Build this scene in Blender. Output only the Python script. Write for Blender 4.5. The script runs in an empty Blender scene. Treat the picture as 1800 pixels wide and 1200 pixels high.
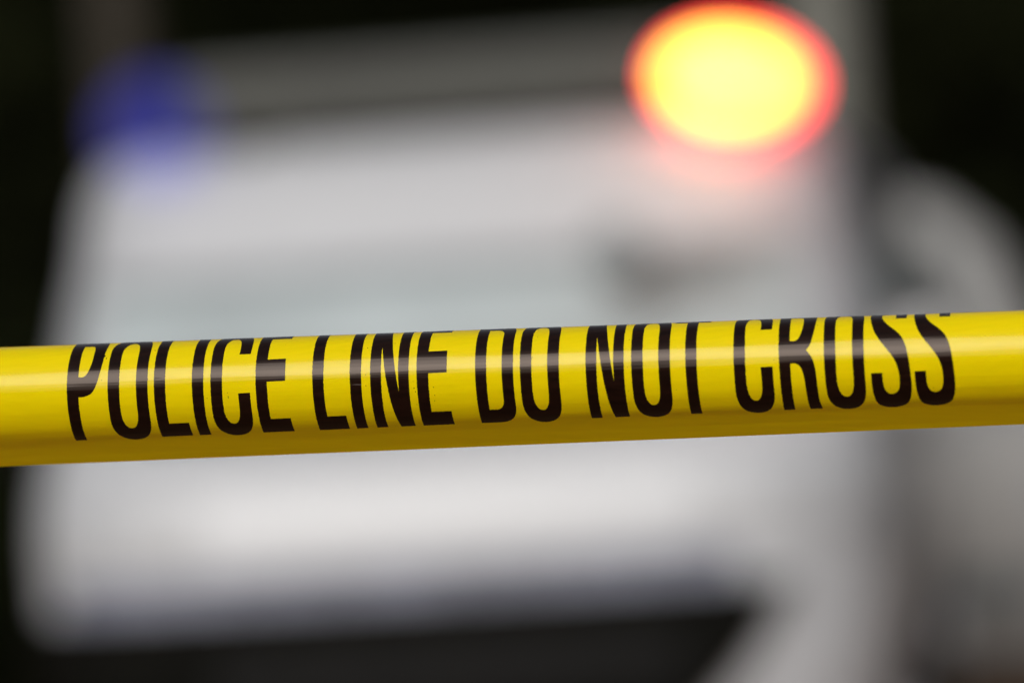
import bpy, bmesh, math, random
from mathutils import Vector, Matrix, noise
R = math.radians
random.seed(7)
sc = bpy.context.scene
col = sc.collection

# ------------------------------------------------------------------ camera, sky, sun, exposure
FPX = 8000.0                       # focal length in photo pixels (160 mm on a 36 mm sensor, 1800 px wide)
FOCUS = 1.64
cd = bpy.data.cameras.new('camera')
cam = bpy.data.objects.new('camera', cd); col.objects.link(cam)
cd.lens = 160; cd.sensor_width = 36; cd.clip_start = 0.05; cd.clip_end = 400
CAMM = Matrix.Translation((0, 0, 1.35)) @ Matrix.Rotation(R(90), 4, 'X') @ Matrix.Rotation(R(-4.0), 4, 'Z')
cam.matrix_world = CAMM
cd.dof.use_dof = True; cd.dof.focus_distance = FOCUS; cd.dof.aperture_fstop = 4.9; cd.dof.aperture_blades = 0
sc.camera = cam

SUN_EL, SUN_AZ = 29.0, 198.0       # azimuth: direction the light comes from, degrees clockwise from +Y
world = bpy.data.worlds.new('World'); sc.world = world; world.use_nodes = True
nt = world.node_tree; nt.nodes.clear()
sky = nt.nodes.new('ShaderNodeTexSky'); sky.sky_type = 'NISHITA'; sky.sun_disc = False
sky.sun_elevation = R(SUN_EL); sky.sun_rotation = R(SUN_AZ); sky.dust_density = 4; sky.air_density = 1.0
hs = nt.nodes.new('ShaderNodeHueSaturation'); hs.inputs['Saturation'].default_value = 0.28
bg = nt.nodes.new('ShaderNodeBackground'); bg.inputs['Strength'].default_value = 0.08
wo = nt.nodes.new('ShaderNodeOutputWorld')
nt.links.new(sky.outputs[0], hs.inputs['Color']); nt.links.new(hs.outputs[0], bg.inputs[0]); nt.links.new(bg.outputs[0], wo.inputs[0])

sd = bpy.data.lights.new('sun', 'SUN'); sd.energy = 1.06; sd.angle = R(34); sd.color = (1.0, 0.98, 0.95)
sun = bpy.data.objects.new('sun', sd); col.objects.link(sun)
az, el = R(SUN_AZ), R(SUN_EL)
sdir = Vector((math.sin(az)*math.cos(el), math.cos(az)*math.cos(el), math.sin(el)))
sun.rotation_euler = sdir.to_track_quat('Z', 'Y').to_euler()

vs = sc.view_settings
vs.view_transform = 'Standard'; vs.look = 'None'; vs.gamma = 1; vs.exposure = 0.08; vs.use_curve_mapping = False
sc.render.engine = 'CYCLES'
sc.cycles.use_denoising = True; sc.cycles.max_bounces = 8; sc.cycles.use_adaptive_sampling = False
sc.cycles.sample_clamp_indirect = 6

# ------------------------------------------------------------------ helpers
def mat(name, base, rough=0.5, metal=0.0, coat=0.0, spec=0.5, noise_amt=0.0, nscale=8.0, emit=None, es=0.0, bump=0.0, stretch=(1, 1, 1)):
    m = bpy.data.materials.new(name); m.use_nodes = True
    t = m.node_tree; b = t.nodes['Principled BSDF']
    b.inputs['Base Color'].default_value = (*base, 1)
    b.inputs['Roughness'].default_value = rough; b.inputs['Metallic'].default_value = metal
    b.inputs['Coat Weight'].default_value = coat; b.inputs['Specular IOR Level'].default_value = spec
    if emit:
        b.inputs['Emission Color'].default_value = (*emit, 1); b.inputs['Emission Strength'].default_value = es
    if noise_amt or bump:
        tc = t.nodes.new('ShaderNodeTexCoord'); mp = t.nodes.new('ShaderNodeMapping')
        mp.inputs['Scale'].default_value = stretch
        n = t.nodes.new('ShaderNodeTexNoise'); n.inputs['Scale'].default_value = nscale; n.inputs['Detail'].default_value = 5
        t.links.new(tc.outputs['Object'], mp.inputs[0]); t.links.new(mp.outputs[0], n.inputs['Vector'])
        if noise_amt:
            r = t.nodes.new('ShaderNodeMapRange'); r.inputs['From Min'].default_value = .3; r.inputs['From Max'].default_value = .7
            r.inputs['To Min'].default_value = 1 - noise_amt; r.inputs['To Max'].default_value = 1 + noise_amt
            mx = t.nodes.new('ShaderNodeVectorMath'); mx.operation = 'SCALE'; mx.inputs[0].default_value = base
            t.links.new(n.outputs[0], r.inputs[0]); t.links.new(r.outputs[0], mx.inputs['Scale']); t.links.new(mx.outputs[0], b.inputs['Base Color'])
        if bump:
            bp = t.nodes.new('ShaderNodeBump'); bp.inputs['Strength'].default_value = bump; bp.inputs['Distance'].default_value = .02
            t.links.new(n.outputs[0], bp.inputs['Height']); t.links.new(bp.outputs[0], b.inputs['Normal'])
    return m

def link(name, me, m, parent=None, smooth=True):
    o = bpy.data.objects.new(name, me); col.objects.link(o)
    if m: me.materials.append(m)
    if parent: o.parent = parent
    if smooth:
        for p in me.polygons: p.use_smooth = True
    return o

def pymesh(name, verts, faces):
    me = bpy.data.meshes.new(name); me.from_pydata([tuple(v) for v in verts], [], faces); me.update(); return me

def box_bm(bm, c, s, bev=0.0, seg=3):
    r = bmesh.ops.create_cube(bm, size=1)
    vs_ = r['verts']
    for v in vs_: v.co = Vector((c[0]+v.co.x*s[0], c[1]+v.co.y*s[1], c[2]+v.co.z*s[2]))
    if bev:
        ed = list({e for v in vs_ for e in v.link_edges})
        bmesh.ops.bevel(bm, geom=ed, offset=bev, segments=seg, profile=.5, affect='EDGES')

def box(name, c, s, m, parent=None, bev=0.0, rot=None):
    bm = bmesh.new(); box_bm(bm, (0, 0, 0), s, bev)
    me = bpy.data.meshes.new(name); bm.to_mesh(me); bm.free()
    o = link(name, me, m, parent, smooth=False); o.location = c
    if rot: o.rotation_euler = rot
    return o

def cyl(name, c, r, h, m, parent=None, axis='Z', r2=None, seg=40, bev=0.0):
    bm = bmesh.new(); bmesh.ops.create_cone(bm, cap_ends=True, segments=seg, radius1=r, radius2=r if r2 is None else r2, depth=h)
    if bev: bmesh.ops.bevel(bm, geom=[e for e in bm.edges if len([f for f in e.link_faces if len(f.verts) > 4]) == 1], offset=bev, segments=3, affect='EDGES')
    if axis == 'X': bmesh.ops.rotate(bm, verts=bm.verts, matrix=Matrix.Rotation(R(90), 3, 'Y'))
    if axis == 'Y': bmesh.ops.rotate(bm, verts=bm.verts, matrix=Matrix.Rotation(R(90), 3, 'X'))
    me = bpy.data.meshes.new(name); bm.to_mesh(me); bm.free()
    o = link(name, me, m, parent, smooth=False); o.location = c; return o

def empty(name, loc, rz=0.0):
    o = bpy.data.objects.new(name, None); col.objects.link(o); o.location = loc; o.rotation_euler.z = rz
    o.empty_display_size = .2; return o

def tag(o, label=None, cat=None, group=None, kind=None):
    if label: o['label'] = label
    if cat: o['category'] = cat
    if group: o['group'] = group
    if kind: o['kind'] = kind
    return o

# ------------------------------------------------------------------ setting: asphalt ground
M_asph = mat('asphalt', (.190, .100, .046), .9, noise_amt=.35, nscale=30, bump=.4)
N = 40
gv, gf = [], []
for j in range(N+1):
    for i in range(N+1):
        x = -160 + 320*i/N; y = -120 + 320*j/N
        gv.append((x, y, 0))
for j in range(N):
    for i in range(N):
        a = j*(N+1)+i; gf.append((a, a+1, a+N+2, a+N+1))
tag(link('ground', pymesh('ground', gv, gf), M_asph), kind='structure')

# ------------------------------------------------------------------ dark wood far behind (one mass)
M_leaf = mat('dark_foliage', (.010, .012, .004), .9, spec=.05, noise_amt=.5, nscale=1.2)
def wood():
    v, f = [], []
    # lumpy leafy mass: thick body with a displaced face, then thousands of leaf faces over it
    nx, nz = 120, 40
    def surf(x, z):
        d = noise.noise(Vector((x*.45, z*.55, 3.1)))*1.3 + noise.noise(Vector((x*1.6, z*1.6, 8.2)))*.45
        return 24 + d
    def top(x): return 8.5 + noise.noise(Vector((x*.3, 1.7, 0)))*1.6 + noise.noise(Vector((x*1.3, 4.7, 0)))*.5
    for side in (0, 1):
        base = len(v)
        for j in range(nz+1):
            for i in range(nx+1):
                x = -16 + 32*i/nx; z = top(x)*j/nz
                y = surf(x, z) + (2.2*(j/nz)**4 if side == 0 else 5.5 - 2.2*(j/nz)**4)
                v.append((x, y, z))
        for j in range(nz):
            for i in range(nx):
                a = base + j*(nx+1)+i
                q = (a, a+1, a+nx+2, a+nx+1)
                f.append(q if side == 0 else q[::-1])
    o2 = (nx+1)*(nz+1)
    for i in range(nx):
        a = nz*(nx+1)+i; f.append((a, a+1, a+1+o2, a+o2))
    for _ in range(26000):
        x = random.uniform(-16, 16); z = random.uniform(0, 1); zz = z*top(x)
        y = surf(x, zz) + 2.2*z**4 - random.uniform(.02, .45)
        s = random.uniform(.05, .11)
        a = Vector((random.gauss(0, 1), random.gauss(0, 1), random.gauss(0, 1))).normalized()
        b = a.orthogonal().normalized()*s*.5; a = a*s; c = Vector((x, y, zz))
        k = len(v); v += [c-a, c+b, c+a, c-b]; f.append((k, k+1, k+2, k+3))
    me = pymesh('wood', v, f)
    tag(link('wood', me, M_leaf, smooth=False), 'dark evergreen wood filling the far background', 'wood', kind='stuff')
wood()

def leafy(name, c, rx, ry, rz, n, parent=None, m=None):
    v, f = [], []
    bm = bmesh.new(); bmesh.ops.create_icosphere(bm, subdivisions=4, radius=1)
    for p in bm.verts:
        d = 1 + noise.noise(p.co*2.3+Vector(c))*.35 + noise.noise(p.co*6+Vector(c))*.15
        p.co = Vector((p.co.x*rx, p.co.y*ry, p.co.z*rz))*d*.86
    v = [p.co.copy() for p in bm.verts]; f = [tuple(q.index for q in g.verts) for g in bm.faces]
    base = [p.co.copy() for p in bm.verts]; bm.free()
    for _ in range(n):
        c0 = random.choice(base)*random.uniform(.92, 1.16) + Vector((random.gauss(0, .05), random.gauss(0, .05), random.gauss(0, .05)))
        s_ = random.uniform(.04, .09)
        a = Vector((random.gauss(0, 1), random.gauss(0, 1), random.gauss(0, 1))).normalized()
        b = a.orthogonal().normalized()*s_*.5; a = a*s_; k = len(v)
        v += [c0-a, c0+b, c0+a, c0-b]; f.append((k, k+1, k+2, k+3))
    o = link(name, pymesh(name, v, f), m or M_leaf, parent, smooth=False); o.location = c; return o
M_bark = mat('bark', (.032, .026, .018), .9, noise_amt=.4, nscale=12, stretch=(1, 1, .2))
for (x, y, rx, rz, w_) in ((-2.35, 13.6, 1.05, .95, 'dark leafy shrub low down at the left edge beside the van'),):
    sh = empty('shrub', (x, y, 0)); tag(sh, w_, 'shrub')
    leafy('foliage', (0, 0, rz*.8), rx, .8, rz, 7000, sh)
    cyl('stem', (0, 0, .2), .05, .5, M_bark, sh, r2=.03)
tree = empty('tree', (-1.63, 20.0, 0)); tag(tree, 'brown tree trunk behind the blue lamp in front of the dark wood', 'tree')
cyl('trunk', (0, 0, 2.6), .16, 5.2, M_bark, tree, r2=.10)
leafy('crown', (0, 0, 5.6), 1.8, 1.5, 1.7, 9000, tree)

# ------------------------------------------------------------------ ring-lofted vehicle shells
def lerp_tab(tab, z):
    for (z0, *a), (z1, *b) in zip(tab, tab[1:]):
        if z <= z1:
            t = (z-z0)/(z1-z0); t = max(0, t)
            return [p+(q-p)*t for p, q in zip(a, b)]
    return list(tab[-1][1:])

class Shell:
    """closed body made of horizontal rounded rings; q runs round the ring: 0 front middle, +1 end of the flat front,
    +2 end of right front corner, +3 end of right side, +4 end of rear corner, +5 rear middle (negative = left)"""
    def __init__(s, tab): s.tab = tab          # rows of z, half width, front y, rear y, corner radius
    def pt(s, z, q, off=0.0):
        w, f, r, rc = lerp_tab(s.tab, z)
        w += off; f -= off; r += off; rc += off
        a = abs(q); sg = 1 if q >= 0 else -1
        if a <= 1: x, y = a*(w-rc), f
        elif a <= 2: t = (a-1)*math.pi/2; x, y = w-rc+rc*math.sin(t), f+rc-rc*math.cos(t)
        elif a <= 3: x, y = w, f+rc+(a-2)*(r-f-2*rc)
        elif a <= 4: t = (a-3)*math.pi/2; x, y = w-rc+rc*math.cos(t), r-rc+rc*math.sin(t)
        else: x, y = (5-a)*(w-rc), r
        # slight crown of the front and rear faces
        if a <= 2: y += .05*(x/max(w, .01))**2
        return Vector((sg*x, y, z))
    def body(s, name, m, parent, zs, cap=.03):
        qs = [-5+10*i/100 for i in range(100)]
        v, f = [], []
        for z in zs: v += [s.pt(z, q) for q in qs]
        n = len(qs)
        # rounded roof: shrink inwards while rising
        zt = zs[-1]
        for k, (sh, up) in enumerate(((.03, .02), (.10, .042), (.30, .058))):
            v += [s.pt(zt, q, -sh*.9)+Vector((0, 0, up)) for q in qs]
        rows = len(zs)+3
        for j in range(rows-1):
            for i in range(n):
                a, b = j*n+i, j*n+(i+1) % n
                f.append((a, b, b+n, a+n))
        f.append(tuple(range((rows-1)*n, rows*n))); f.append(tuple(range(n))[::-1])
        return link(name, pymesh(name, v, f), m, parent)
    def patch(s, name, m, parent, z0, z1, q0, q1, off=.008, nz=10, nq=30, zf=None, slant=0.0):
        """a panel lying on the shell with its own thickness"""
        v, f = [], []
        for lay in (off, -.015):
            for j in range(nz+1):
                for i in range(nq+1):
                    q = q0+(q1+slant*(j/nz)-q0)*i/nq
                    lo, hi = (z0, z1) if zf is None else zf(i/nq)
                    v.append(s.pt(lo+(hi-lo)*j/nz, q, lay))
        L = (nz+1)*(nq+1)
        for j in range(nz):
            for i in range(nq):
                a = j*(nq+1)+i
                f.append((a, a+1, a+nq+2, a+nq+1)); f.append((a+L, a+nq+1+L, a+nq+2+L, a+1+L))
        for i in range(nq):
            for j in (0, nz):
                a = j*(nq+1)+i; f.append((a, a+L, a+1+L, a+1) if j == 0 else (a, a+1, a+1+L, a+L))
        for j in range(nz):
            for i in (0, nq):
                a = j*(nq+1)+i; b = a+nq+1; f.append((a, b, b+L, a+L) if i == 0 else (a, a+L, b+L, b))
        return link(name, pymesh(name, v, f), m, parent, smooth=False)

def wheel(parent, x, y, r, w, mt, mr):
    sg = 1 if x > 0 else -1
    t = cyl('wheel', (x, y, r), r, w, mt, parent, 'X', seg=48, bev=.03)
    rim = cyl('rim', (sg*(w/2+.004), 0, 0), r*.62, .02, mr, t, 'X', seg=32, bev=.006)
    cyl('hub_cap', (sg*(w/2+.020), 0, 0), r*.2, .02, mr, t, 'X', seg=24, bev=.006)

M_white = mat('white_paint', (.495, .507, .532), .32, coat=.4, noise_amt=.03, nscale=1.5)
M_glass = mat('sky_reflection_glass', (.43, .485, .50), .3, spec=.4, noise_amt=.12, nscale=3)  # opaque pane; sky reflection is put into the pale base colour
M_black = mat('black_plastic', (.005, .005, .004), .7, spec=.05, noise_amt=.3, nscale=6)
M_bar = mat('light_bar_grey', (.030, .032, .025), .45, noise_amt=.15, nscale=5)
M_blue = mat('slate_blue_vinyl', (.19, .20, .26), .5, noise_amt=.3, nscale=9)
M_tyre = mat('tyre_rubber', (.02, .02, .02), .85, noise_amt=.2)
M_rim = mat('wheel_metal', (.45, .45, .46), .35, metal=.9, noise_amt=.05)
M_lampglass = mat('headlamp_glass', (.46, .47, .49), .35, spec=.4, noise_amt=.1, nscale=20)
M_bluel = mat('blue_lens', (.05, .07, .4), .2, emit=(.12, .14, 1.0), es=.62)
# clear blue plastic cover: mostly see-through, glowing faintly
_t = M_bluel.node_tree; _t.nodes.clear()
_o = _t.nodes.new('ShaderNodeOutputMaterial'); _a = _t.nodes.new('ShaderNodeAddShader')
_p = _t.nodes.new('ShaderNodeBsdfTransparent'); _p.inputs[0].default_value = (.90, .90, .95, 1)
_e = _t.nodes.new('ShaderNodeEmission'); _e.inputs[0].default_value = (.10, .12, 1, 1); _e.inputs[1].default_value = .095
_t.links.new(_p.outputs[0], _a.inputs[0]); _t.links.new(_e.outputs[0], _a.inputs[1]); _t.links.new(_a.outputs[0], _o.inputs['Surface'])
M_redl = mat('red_lens', (.5, .03, .02), .2, emit=(1.0, .062, .055), es=5.5)
M_bulb = mat('flash_tube', (.8, .5, .1), .2, emit=(1.0, .45, .045), es=6.5)
M_trim = mat('trim_grey', (.22, .24, .25), .6, noise_amt=.1)
M_vent = mat('dark_grille', (.012, .012, .012), .7, spec=.1, noise_amt=.2)

# ------------------------------------------------------------------ white police van
VAN_L = 4.7
van_tab = [  # z, half width, front y, rear y, corner radius
    (.30, .88, .10, 4.60, .22), (.45, .93, .03, 4.68, .26), (.62, .965, .00, 4.70, .28), (.95, .975, .00, 4.70, .30),
    (1.08, .97, .03, 4.70, .30), (1.18, .96, .13, 4.70, .28), (1.54, .915, .36, 4.66, .24), (1.60, .905, .39, 4.65, .24),
    (1.74, .895, .45, 4.60, .24), (1.815, .865, .50, 4.56, .24)]
van = empty('police_van', (-.185, 10.0, 0), R(-7))
tag(van, 'white emergency van out of focus behind the tape with a flashing roof light bar', 'van')
S = Shell(van_tab)
zs = [.30, .38, .45, .53, .62, .72, .82, .95, 1.02, 1.08, 1.13, 1.18, 1.27, 1.36, 1.45, 1.54, 1.6, 1.66, 1.71, 1.76, 1.79, 1.815]
S.body('body', M_white, van, zs)
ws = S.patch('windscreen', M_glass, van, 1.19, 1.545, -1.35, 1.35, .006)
S.patch('screen_trim', M_trim, ws, 1.515, 1.55, -1.35, 1.35, .014, nz=1)
wp = S.patch('wiper', M_black, ws, 1.205, 1.222, -1.0, -.1, .018, nz=1)
wp2 = S.patch('wiper', M_black, ws, 1.205, 1.222, .05, .9, .018, nz=1)
S.patch('front_bumper', M_black, van, .40, .795, -2.02, .66, .035, slant=.52)
S.patch('grille', M_vent, van, .58, .70, -.75, .75, .045)
S.patch('stripe', M_blue, van, .80, .875, -1.45, .95, .006)
for sg in (-1, 1):
    hl = S.patch('headlight', M_lampglass, van, .90, 1.04, sg*.82, sg*1.6, .012, nq=12)
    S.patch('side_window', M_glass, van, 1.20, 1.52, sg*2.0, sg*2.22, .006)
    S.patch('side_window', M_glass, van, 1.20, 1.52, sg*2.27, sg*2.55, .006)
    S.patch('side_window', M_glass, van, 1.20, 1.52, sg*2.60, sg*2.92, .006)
    dr = S.patch('door', M_white, van, .46, 1.17, sg*2.05, sg*2.25, .006)
    S.patch('door_handle', M_black, dr, 1.05, 1.08, sg*2.20, sg*2.235, .03, nz=1, nq=4)
S.patch('side_vent', M_trim, van, .78, .93, 2.02, 2.20, .010, nq=6)
S.patch('rear_bumper', M_black, van, .40, .62, -5, -3.3, .035)
S.patch('rear_bumper', M_black, van, .40, .62, 3.3, 5, .035)
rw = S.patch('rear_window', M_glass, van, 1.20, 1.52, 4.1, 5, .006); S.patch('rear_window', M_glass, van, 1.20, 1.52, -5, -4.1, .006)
for x in (-.85, .85):
    for y in (.85, 3.85): wheel(van, x, y, .36, .24, M_tyre, M_rim)
# pillar spotlight (the dark shape in front of the screen)
spot = cyl('spotlight', (.42, .16, 1.53), .055, .15, M_trim, van, 'Y', r2=.068, bev=.012)
cyl('lens', (0, -.078, 0), .05, .012, M_trim, spot, 'Y', bev=.003)
box('bracket', (.15, .06, -.02), (.24, .03, .05), M_trim, spot, .008)
for sg in (-1, 1):
    mr = box('side_mirror', (sg*1.06, .42, 1.24), (.13, .09, .2), M_white if sg > 0 else M_black, van, .03)
    box('mirror_arm', (-sg*.085, .02, -.04), (.09, .03, .04), M_black, mr, .008)
# light bar
lb = box('light_bar', (.0, .62, 1.950), (1.26, .26, .17), M_bar, van, .03)
for sg in (-1, 1): box('foot', (sg*.45, 0, -.10), (.08, .16, .05), M_black, lb, .005)
def dome(name, c, s3, m, parent, tilt=0.0):
    bm = bmesh.new(); bmesh.ops.create_uvsphere(bm, u_segments=48, v_segments=24, radius=.5)
    for v in bm.verts:
        for k in range(3): v.co[k] *= s3[k]
    me = bpy.data.meshes.new(name); bm.to_mesh(me); bm.free()
    o = link(name, me, m, parent); o.location = c; o.rotation_euler.y = tilt; return o
bl = dome('blue_lens', (-.665, -.17, -.055), (.26, .16, .26), M_bluel, lb)
rl = dome('red_lens', (.68, -.14, -.042), (.36, .16, .235), M_redl, lb, R(10))
dome('flash_tube', (-.01, -.05, .0), (.295, .14, .185), M_bulb, rl)

# ------------------------------------------------------------------ grey post and a beige parked car behind, at the right
M_post = mat('grey_post', (.16, .16, .14), .7, noise_amt=.2, nscale=6)
post = cyl('utility_pole', (1.09, 15.0, 4.5), .12, 9.0, M_post, None, 'Z', r2=.10, seg=32)
tag(post, 'weathered grey utility pole rising behind the red roof lamp', 'pole')
M_beige = mat('beige_paint', (.46, .45, .435), .4, coat=.3, noise_amt=.05)
M_dkglass = mat('tinted_glass', (.06, .065, .062), .15, noise_amt=.1)
car_tab = [(.10, .82, .12, 4.4, .2), (.5, .90, .0, 4.5, .3), (.95, .92, .03, 4.5, .3), (1.06, .90, .45, 4.45, .3), (1.12, .87, .95, 4.4, .25), (1.60, .78, 1.45, 4.2, .25), (1.76, .62, 1.6, 4.1, .25)]
car = empty('parked_car', (1.20, 15.8, .0), R(3))
tag(car, 'pale beige parked car half hidden behind the van at the right edge', 'car')
C_ = Shell(car_tab)
C_.body('body', M_beige, car, [.10, .2, .35, .5, .65, .8, .95, 1.0, 1.06, 1.12, 1.25, 1.4, 1.6, 1.66, 1.71, 1.76])
C_.patch('windscreen', M_dkglass, car, 1.16, 1.64, -1.2, .95, .006)
for sg in (-1, 1):
    C_.patch('side_window', M_dkglass, car, 1.16, 1.54, sg*2.05, sg*2.45, .006); C_.patch('side_window', M_dkglass, car, 1.16, 1.54, sg*2.52, sg*2.92, .006)
    C_.patch('headlight', M_lampglass, car, .62, .76, sg*1.0, sg*1.6, .01, nq=10)
C_.patch('front_bumper', M_trim, car, .28, .42, -1.0, 1.0, .03)
for x in (-.80, .80):
    for y in (.85, 3.5): wheel(car, x, y, .32, .2, M_tyre, M_rim)

# ------------------------------------------------------------------ the barricade tape
# cross-section: arc position a (photo px) runs from the crest (0) down the front; tilt psi of the normal: 90 at the crest
R1, R2, PE = 75.0, 93.0, R(61)
A1 = R1*math.pi/2                  # psi = 0 here
A2 = A1 + R2*PE
A_END = A2 + 84
A_BACK = -95.0
def psi(a):
    if a <= A1: return min((A1-a)/R1, R(155))
    if a <= A2: return -(a-A1)/R2
    t = min(1, (a-A2)/60); return -PE + R(5)*t*t*(3-2*t)
prof = {}
STEP = .5
def build_prof():
    h = d = 0.0; a = 0.0; prof[0] = (0, 0)
    k = 0
    while a < A_END+2:
        p = psi(a+STEP/2); h += math.cos(p)*STEP; d += math.sin(p)*STEP; a += STEP; k += 1; prof[k] = (h, d)
    h = d = 0.0; a = 0.0; k = 0
    while a > A_BACK-2:
        p = psi(a-STEP/2); h -= math.cos(p)*STEP; d -= math.sin(p)*STEP; a -= STEP; k -= 1; prof[k] = (h, d)
build_prof()
def hd(a):
    k = math.floor(a/STEP); t = a/STEP-k
    p, q = prof[k], prof[k+1]
    return p[0]+(q[0]-p[0])*t, p[1]+(q[1]-p[1])*t
HTOT = hd(A_END)[0]
YAW = R(9.6)
def unproj(px, py, depth): return Vector(((px-900)/FPX*depth, -(py-600)/FPX*depth, -depth))
def depth_at(px):                  # depth along the tape, right end nearer
    k = (px-900)/FPX
    return FOCUS/(1+k*math.tan(YAW))*1.0
PL, PR = unproj(0, 610.0, depth_at(0)), unproj(1800, 544.8, depth_at(1800))
AX = (PR-PL).normalized()
FR = Vector((0, 0, 1)); FR = (FR - AX*FR.dot(AX)).normalized()      # towards the camera, square to the tape
UP = FR.cross(AX).normalized()
if UP.y < 0: UP = -UP
def top3(px):
    # point of the crest line that projects to px
    A, D = PL, AX
    k = (px-900)/FPX
    t = (A.x + k*A.z)/(-(D.x + k*D.z))
    return A + D*t
def surf_cam(px0, a, off=0.0):
    b = top3(px0)
    hp = 210.5 - 9*px0/1800
    s = hp*(-b.z)/FPX/HTOT/math.cos(R(0))
    h, d = hd(a); p = psi(a)
    n = UP*math.sin(p) + FR*math.cos(p)
    ripple = .0
    return b + (UP*(-h) + FR*d)*s + n*off, n
A_REF = 75.0
def u_to_px0(u, a):
    x = u
    for _ in range(4):
        P, n = surf_cam(x, A_REF); xx = 900 + P.x/(-P.z)*FPX
        x += u-xx
    return x + (-.025 + .037*min(1, max(-.5, (u-130)/1250)))*(a-A_REF)
def a_of_v(u, v):
    sh = (u-430)*13.0/930
    return 107+A1 - v - sh*max(.42, min(1, v/110))
def wrinkle(px0, a):
    # very fine lengthwise unevenness of stretched plastic film, metres
    return (noise.noise(Vector((px0*.004, a*.05, 2.2)))*.00010 + noise.noise(Vector((px0*.0015, a*.35, 7.7)))*.000014)
def tape_pt(px0, a, off=0.0):
    P, n = surf_cam(px0, a, off + wrinkle(px0, a))
    return P, n
def tape_normal(px0, a):
    p0, n0 = tape_pt(px0, a); p1, _ = tape_pt(px0+6, a); p2, _ = tape_pt(px0, a+1.5 if a < A_END-2 else a-1.5)
    c = (p1-p0).cross(p2-p0).normalized()
    return c if c.dot(n0) > 0 else -c

M_tape = bpy.data.materials.new('yellow_film'); M_tape.use_nodes = True
t = M_tape.node_tree; b = t.nodes['Principled BSDF']
b.inputs['Base Color'].default_value = (.98, .885, .0001, 1)
b.inputs['Roughness'].default_value = .16; b.inputs['IOR'].default_value = 1.37; b.inputs['Specular IOR Level'].default_value = .5
M_ink = bpy.data.materials.new('black_ink'); M_ink.use_nodes = True
b2 = M_ink.node_tree.nodes['Principled BSDF']
b2.inputs['Base Color'].default_value = (.009, .003, .002, 1); b2.inputs['Roughness'].default_value = .17; b2.inputs['IOR'].default_value = 1.36; b2.inputs['Specular Tint'].default_value = (1, .84, .74, 1)
for mm, bb, amt in ((M_tape, b, .03), (M_ink, b2, .5)):
    t = mm.node_tree
    tc = t.nodes.new('ShaderNodeTexCoord'); mp = t.nodes.new('ShaderNodeMapping'); mp.inputs['Scale'].default_value = (4, 400, 400)
    mp.inputs['Rotation'].default_value = (0, 0, R(-2))
    n = t.nodes.new('ShaderNodeTexNoise'); n.inputs['Scale'].default_value = 1.5; n.inputs['Detail'].default_value = 4
    r = t.nodes.new('ShaderNodeMapRange'); r.inputs['From Min'].default_value = .3; r.inputs['From Max'].default_value = .7
    r.inputs['To Min'].default_value = 1-amt; r.inputs['To Max'].default_value = 1+amt
    mx = t.nodes.new('ShaderNodeVectorMath'); mx.operation = 'SCALE'; mx.inputs[0].default_value = tuple(bb.inputs['Base Color'].default_value)[:3]
    t.links.new(tc.outputs['Object'], mp.inputs[0]); t.links.new(mp.outputs[0], n.inputs['Vector']); t.links.new(n.outputs[0], r.inputs[0])
    t.links.new(r.outputs[0], mx.inputs['Scale']); t.links.new(mx.outputs[0], bb.inputs['Base Color'])
    rr = t.nodes.new('ShaderNodeMapRange'); rr.inputs['To Min'].default_value = .04; rr.inputs['To Max'].default_value = .10
    t.links.new(n.outputs[0], rr.inputs[0]); t.links.new(rr.outputs[0], bb.inputs['Roughness'])

# thin film: part of the light comes through, deeper in colour than what bounces off
t = M_tape.node_tree; out = t.nodes['Material Output']
tr = t.nodes.new('ShaderNodeBsdfTranslucent'); tr.inputs[0].default_value = (1, .19, 0, 1)
ms = t.nodes.new('ShaderNodeMixShader'); ms.inputs[0].default_value = .31
t.links.new(b.outputs[0], ms.inputs[1]); t.links.new(tr.outputs[0], ms.inputs[2]); t.links.new(ms.outputs[0], out.inputs['Surface'])

def finish(o, normals):
    me = o.data
    for p in me.polygons: p.use_smooth = True
    me.normals_split_custom_set_from_vertices([tuple(x) for x in normals])

# object frame = camera frame at the time of building, so the tape is a plain object in the world
TAPEM = CAMM.copy()
cen = TAPEM @ top3(900)
tape = None
def tape_mesh():
    v, nn, f = [], [], []
    xs = [-3300 + i*12 for i in range(int(8400/12)+1)]
    as_ = [A_BACK + i*3.0 for i in range(int((A_END-A_BACK)/3)+1)] + [A_END]
    TH = .00006
    for lay in (0, 1):
        for a in as_:
            for x in xs:
                P, _ = tape_pt(x, a, 0 if lay == 0 else -TH)
                n = tape_normal(x, a)
                v.append(TAPEM @ P - cen); nn.append((TAPEM.to_3x3() @ n) * (1 if lay == 0 else -1))
    nx, na = len(xs), len(as_); L = nx*na
    for j in range(na-1):
        for i in range(nx-1):
            a = j*nx+i
            f.append((a, a+nx, a+nx+1, a+1)); f.append((a+L, a+1+L, a+nx+1+L, a+nx+L))
    for i in range(nx-1):
        a = i; f.append((a, a+1, a+1+L, a+L)); a = (na-1)*nx+i; f.append((a, a+L, a+1+L, a+1))
    for j in range(na-1):
        a = j*nx; f.append((a, a+L, a+L+nx, a+nx)); a += nx-1; f.append((a, a+nx, a+L+nx, a+L))
    me = pymesh('barricade_tape', v, f)
    o = link('barricade_tape', me, M_tape); finish(o, nn); o.location = cen
    return o
tape = tape_mesh()
tag(tape, 'glossy yellow plastic barricade tape stretched across the frame with black capital letters', 'barricade tape')

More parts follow.
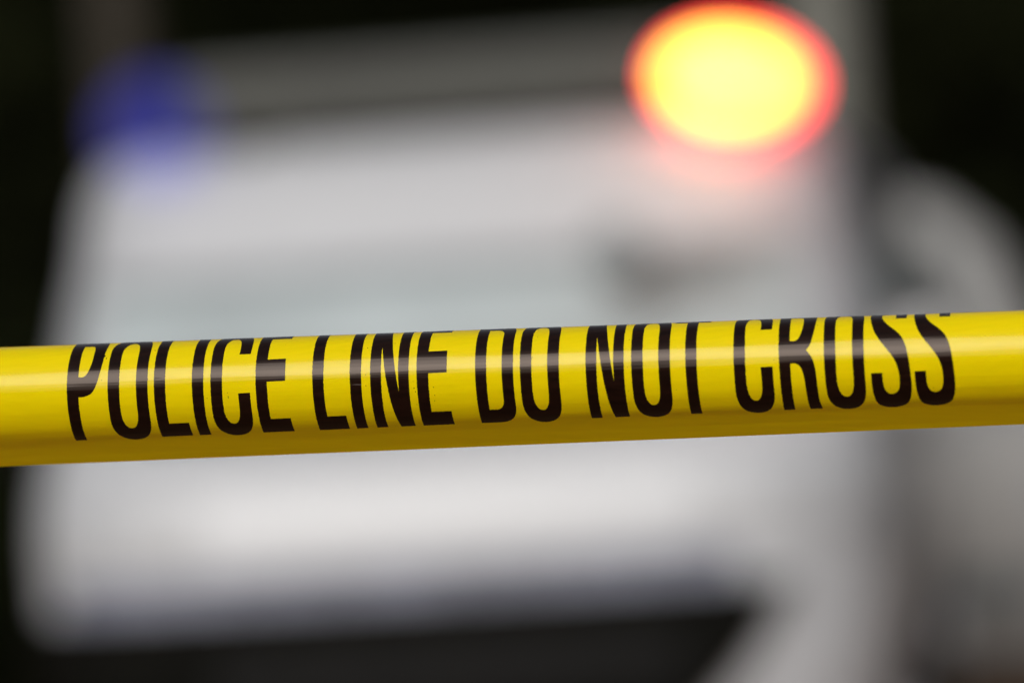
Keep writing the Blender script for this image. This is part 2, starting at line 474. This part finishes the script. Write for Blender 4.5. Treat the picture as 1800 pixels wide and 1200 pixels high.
# ---- letters, drawn flat: u along the tape, v up from the baseline (cap height 232)
CAP = 232.0
def arc(cx, cy, rx, ry, a0, a1, n=18, p=2.2):
    out = []
    for i in range(n+1):
        t = R(a0+(a1-a0)*i/n); c, s = math.cos(t), math.sin(t)
        out.append((cx+rx*math.copysign(abs(c)**(2/p), c), cy+ry*math.copysign(abs(s)**(2/p), s)))
    return out
def spline(pts, n=8):
    out = []
    for i in range(len(pts)-1):
        p0 = pts[max(0, i-1)]; p1 = pts[i]; p2 = pts[i+1]; p3 = pts[min(len(pts)-1, i+2)]
        for k in range(n):
            t = k/n
            out.append(tuple(.5*((2*p1[c])+(-p0[c]+p2[c])*t+(2*p0[c]-5*p1[c]+4*p2[c]-p3[c])*t*t+(-p0[c]+3*p1[c]-3*p2[c]+p3[c])*t**3) for c in (0, 1)))
    out.append(pts[-1]); return out
def gO(w, st=20.3, lo=-6, hi=236, ti=30, bi=31):
    o = arc(w/2, lo+60, w/2, 60, 180, 360) + arc(w/2, hi-60, w/2, 60, 0, 180)
    wi = w/2-st
    i = arc(w/2, bi+38, wi, 38, 180, 360) + arc(w/2, hi-ti-38, wi, 38, 0, 180)
    return [o, i]
def gI(w): return [[(0, 0), (w, 0), (w, CAP), (0, CAP)]]
def gL(w, st): return [[(0, 0), (w, 0), (w, 38), (st, 38), (st, CAP), (0, CAP)]]
def gE(w, st, wm): return [[(0, 0), (w, 0), (w, 38), (st, 38), (st, 107), (wm, 107), (wm, 146), (st, 146), (st, 199), (w-1, 199), (w-1, CAP), (0, CAP)]]
def gC(w, st=20.5):
    lo, hi = -6, 236
    o = arc(w/2, lo+60, w/2, 60, 180, 360) + [(w, 90), (w-st-.5, 90)]
    wi = w/2-st
    o += arc(w/2, 31+38, wi, 38, 360, 180) + arc(w/2, hi-30-38, wi, 38, 180, 0) + [(w-st-.5, 159), (w-1, 159)]
    o += arc(w/2, hi-60, w/2-.5, 60, 0, 180)
    return [o]
def gD(w, st=19.5):
    o = [(0, 0)] + arc(w-33, 46, 33, 46, 270, 360) + arc(w-33, CAP-46, 33, 46, 0, 90) + [(0, CAP)]
    i = [(st, 37)] + arc(w-20-14, 37+22, 14, 22, 270, 360) + arc(w-20-14, 199-22, 14, 22, 0, 90) + [(st, 199)]
    return [o, i]
def gN(w, st=19):
    return [[(0, 0), (0, CAP), (27, CAP), (w-18.5, 79), (w-18.5, CAP), (w, CAP), (w, 0), (w-25, 0), (st, 160), (st, 0)]]
def gT(w, x0, x1): return [[(x0, 0), (x1, 0), (x1, 197), (w, 197), (w, CAP), (0, CAP), (0, 197), (x0, 197)]]
def gP():
    o = [(0, 0), (20, 0), (20, 97)] + spline([(20, 97), (31, 97.5), (44, 104), (53, 121), (59, 148), (61, 175), (61, 205), (56, 228), (46, CAP)]) + [(0, CAP)]
    i = [(20, 131)] + spline([(20, 131), (29, 131.5), (36, 139), (41, 158), (41.5, 180), (39, 196), (33, 201)]) + [(20, 201)]
    return [o, i]
def gR():
    o = [(0, 0), (19.5, 0), (19.5, 93)] + spline([(19.5, 93), (30, 92.5), (38, 85), (42.5, 68), (44, 40), (45, 15), (46.5, 0)])
    o += [(68, 0)] + spline([(68, 0), (65, 25), (64.5, 50), (63.5, 78), (59, 98), (48, 113)])
    o += spline([(48, 113), (56, 125), (62, 150), (64.5, 175), (64.5, 205), (60, 226), (50, CAP)]) + [(0, CAP)]
    i = [(19.5, 131)] + spline([(19.5, 131), (29, 131.5), (36, 138), (41, 156), (42.5, 178), (41, 195), (35, 202)]) + [(19.5, 202)]
    return [o, i]
def gS():
    o = spline([(0, 72), (0.5, 43), (5, 14), (14, -1), (33, -7), (52, -1), (63, 14), (69, 40), (69.5, 68), (66, 99), (58, 125), (46, 142), (32, 157), (24, 170), (20.5, 185), (21.5, 197), (27, 205), (35, 206.5), (42, 203), (45, 194), (45, 176)])
    o += [(64, 176)]
    o += spline([(64, 176), (64, 195), (60, 217), (50, 232), (34, 237), (17, 232), (6, 218), (1, 198), (1, 176), (6, 148), (15, 128), (28, 110), (40, 95), (47, 80), (49.5, 65), (48, 48), (43, 37), (34, 33), (26, 37), (20.5, 51), (20, 72)])
    return [o]
LETTERS = [('P', 120.3, gP()), ('O', 191.7, gO(70)), ('L', 272.8, gL(54.5, 19.8)), ('I', 339.4, gI(20)), ('C', 371.7, gC(69)),
           ('E', 451, gE(55, 20, 52)), ('L', 550.6, gL(53, 19.6)), ('I', 616.2, gI(20)), ('N', 652, gN(67.5)), ('E', 733.3, gE(55, 20.5, 53)),
           ('D', 836, gD(66.5)), ('O', 914.5, gO(68.3)), ('N', 1029.7, gN(67)), ('O', 1109.7, gO(68)), ('T', 1183, gT(62.5, 21.7, 41.4)),
           ('C', 1289, gC(68)), ('R', 1368.6, gR()), ('O', 1447.8, gO(70)), ('S', 1528.5, gS()), ('S', 1605, gS())]
def resample(loop, step=1.5):
    out = []
    n = len(loop)
    for i in range(n):
        x0, y0 = loop[i]; x1, y1 = loop[(i+1) % n]
        L = math.hypot(x1-x0, y1-y0); k = max(1, int(L/step))
        for j in range(k): out.append((x0+(x1-x0)*j/k, y0+(y1-y0)*j/k))
    res = []
    for p in out:
        if not res or math.hypot(p[0]-res[-1][0], p[1]-res[-1][1]) > .25: res.append(p)
    return res
def rough(loop, seed, cx):
    out = []
    for x, y in loop:
        left = 1.0 if x < cx else .45       # the print is more ragged on the leading side of each stroke
        jx = noise.noise(Vector((x*.5, y*.45, seed)))*.55*left + (random.random()-.5)*.35*left
        jy = noise.noise(Vector((x*.6, y*.5, seed+40)))*.3
        out.append((x+jx, y+jy))
    return out
def flat_fill(loops):
    cu = bpy.data.curves.new('tmp', 'CURVE'); cu.dimensions = '2D'; cu.fill_mode = 'BOTH'; cu.resolution_u = 1
    for lp in loops:
        sp = cu.splines.new('POLY'); sp.points.add(len(lp)-1)
        for p, (x, y) in zip(sp.points, lp): p.co = (x, y, 0, 1)
        sp.use_cyclic_u = True
    o = bpy.data.objects.new('tmp', cu); col.objects.link(o)
    dg = bpy.context.evaluated_depsgraph_get(); me = bpy.data.meshes.new_from_object(o.evaluated_get(dg))
    bpy.data.objects.remove(o); bpy.data.curves.remove(cu)
    return me
INK = .00004
def wrap(name, loops, u0, mtl, parent):
    me = flat_fill(loops)
    bm = bmesh.new(); bm.from_mesh(me)
    y = -10
    while y < 245:
        bmesh.ops.bisect_plane(bm, geom=bm.verts[:]+bm.edges[:]+bm.faces[:], plane_co=(0, y, 0), plane_no=(0, 1, 0)); y += 3
    nn = []
    for v in bm.verts:
        u = u0+v.co.x; a = a_of_v(u, v.co.y); x0 = u_to_px0(u, a)
        P, _ = tape_pt(x0, a, INK); n = tape_normal(x0, a)
        v.co = TAPEM @ P - cen; nn.append(TAPEM.to_3x3() @ n)
    bm.normal_update()
    for f in bm.faces:
        if f.normal.dot(nn[f.verts[0].index] if f.verts[0].index >= 0 else Vector((0, -1, 0))) < 0: pass
    bm.to_mesh(me); bm.free()
    # consistent winding with the outside of the tape
    flip = sum(1 if p.normal.dot(nn[p.vertices[0]]) < 0 else -1 for p in me.polygons) > 0
    if flip: me.flip_normals()
    me.name = name
    me.materials.clear()
    o = link(name, me, mtl, parent); finish(o, nn)
    return o
for k, (ch, u0, loops) in enumerate(LETTERS):
    cx = 34
    lp = [rough(resample(l), k*3.1+i, cx) for i, l in enumerate(loops)]
    o = wrap('letter', lp, u0, M_ink, tape)
    o['label'] = 'black printed capital letter ' + ch
# tiny ink flecks left between the letters, and one chip of missing outline by the first letter
fl = []
spots = [(182, 170, 3.2, 2.6), (185, 165, 2.2, 2.4), (180, 160, 2, 2), (268, 178, 4, .9), (181, 124, 1, 1.2), (262, 122, 1.2, 2.6), (365, 84, 1.1, 1.2), (402, 84, 1.4, 3.2), (401, 92, 1, 1.5),
         (345, 32, 2.2, 1.8), (347, 26, 1.4, 1.4), (645, 160, 1.5, 1), (644, 110, 1.2, 1.4), (644, 92, 1, 1.2), (728, 84, 1.8, 2), (730, 78, 1.4, 1.4), (727, 95, 1, 1), (762, 84, 1, 2), (763, 70, 1.6, 1.4), (762, 60, 1, 2), (730, 55, 1, 1.2),
         (692, 168, 1.2, 1.2), (941, 190, 1.4, 1), (943, 168, 1.2, 1.2), (937, 125, 1.4, .8), (909, 132, 1.5, .7), (1097, 170, 1.3, 2), (1106, 150, 1, 1.2), (1103, 100, 1, 1), (1102, 62, 1, 1.6), (1186, 60, .9, 1),
         (1436, 165, 1.2, 1.3), (1437, 112, 1.2, 1.1), (1443, 70, 1.2, 1.3), (1520, 90, 1.2, 1), (1560, 46, .9, 1), (1360, 100, 1, 1), (1481, 190, 1, 1), (1636, 42, 1, 1.2), (985, 20, 1.2, 1.4), (498, 178, .8, .8)]
for (u, v, ru, rv) in spots:
    lp = [(u+ru*.5*math.cos(t*1.05)*random.uniform(.6, 1.2), v+rv*.8*math.sin(t*1.05)*random.uniform(.6, 1.2)) for t in range(6)]
    wrap('ink_fleck', [lp], 0, M_ink, tape)
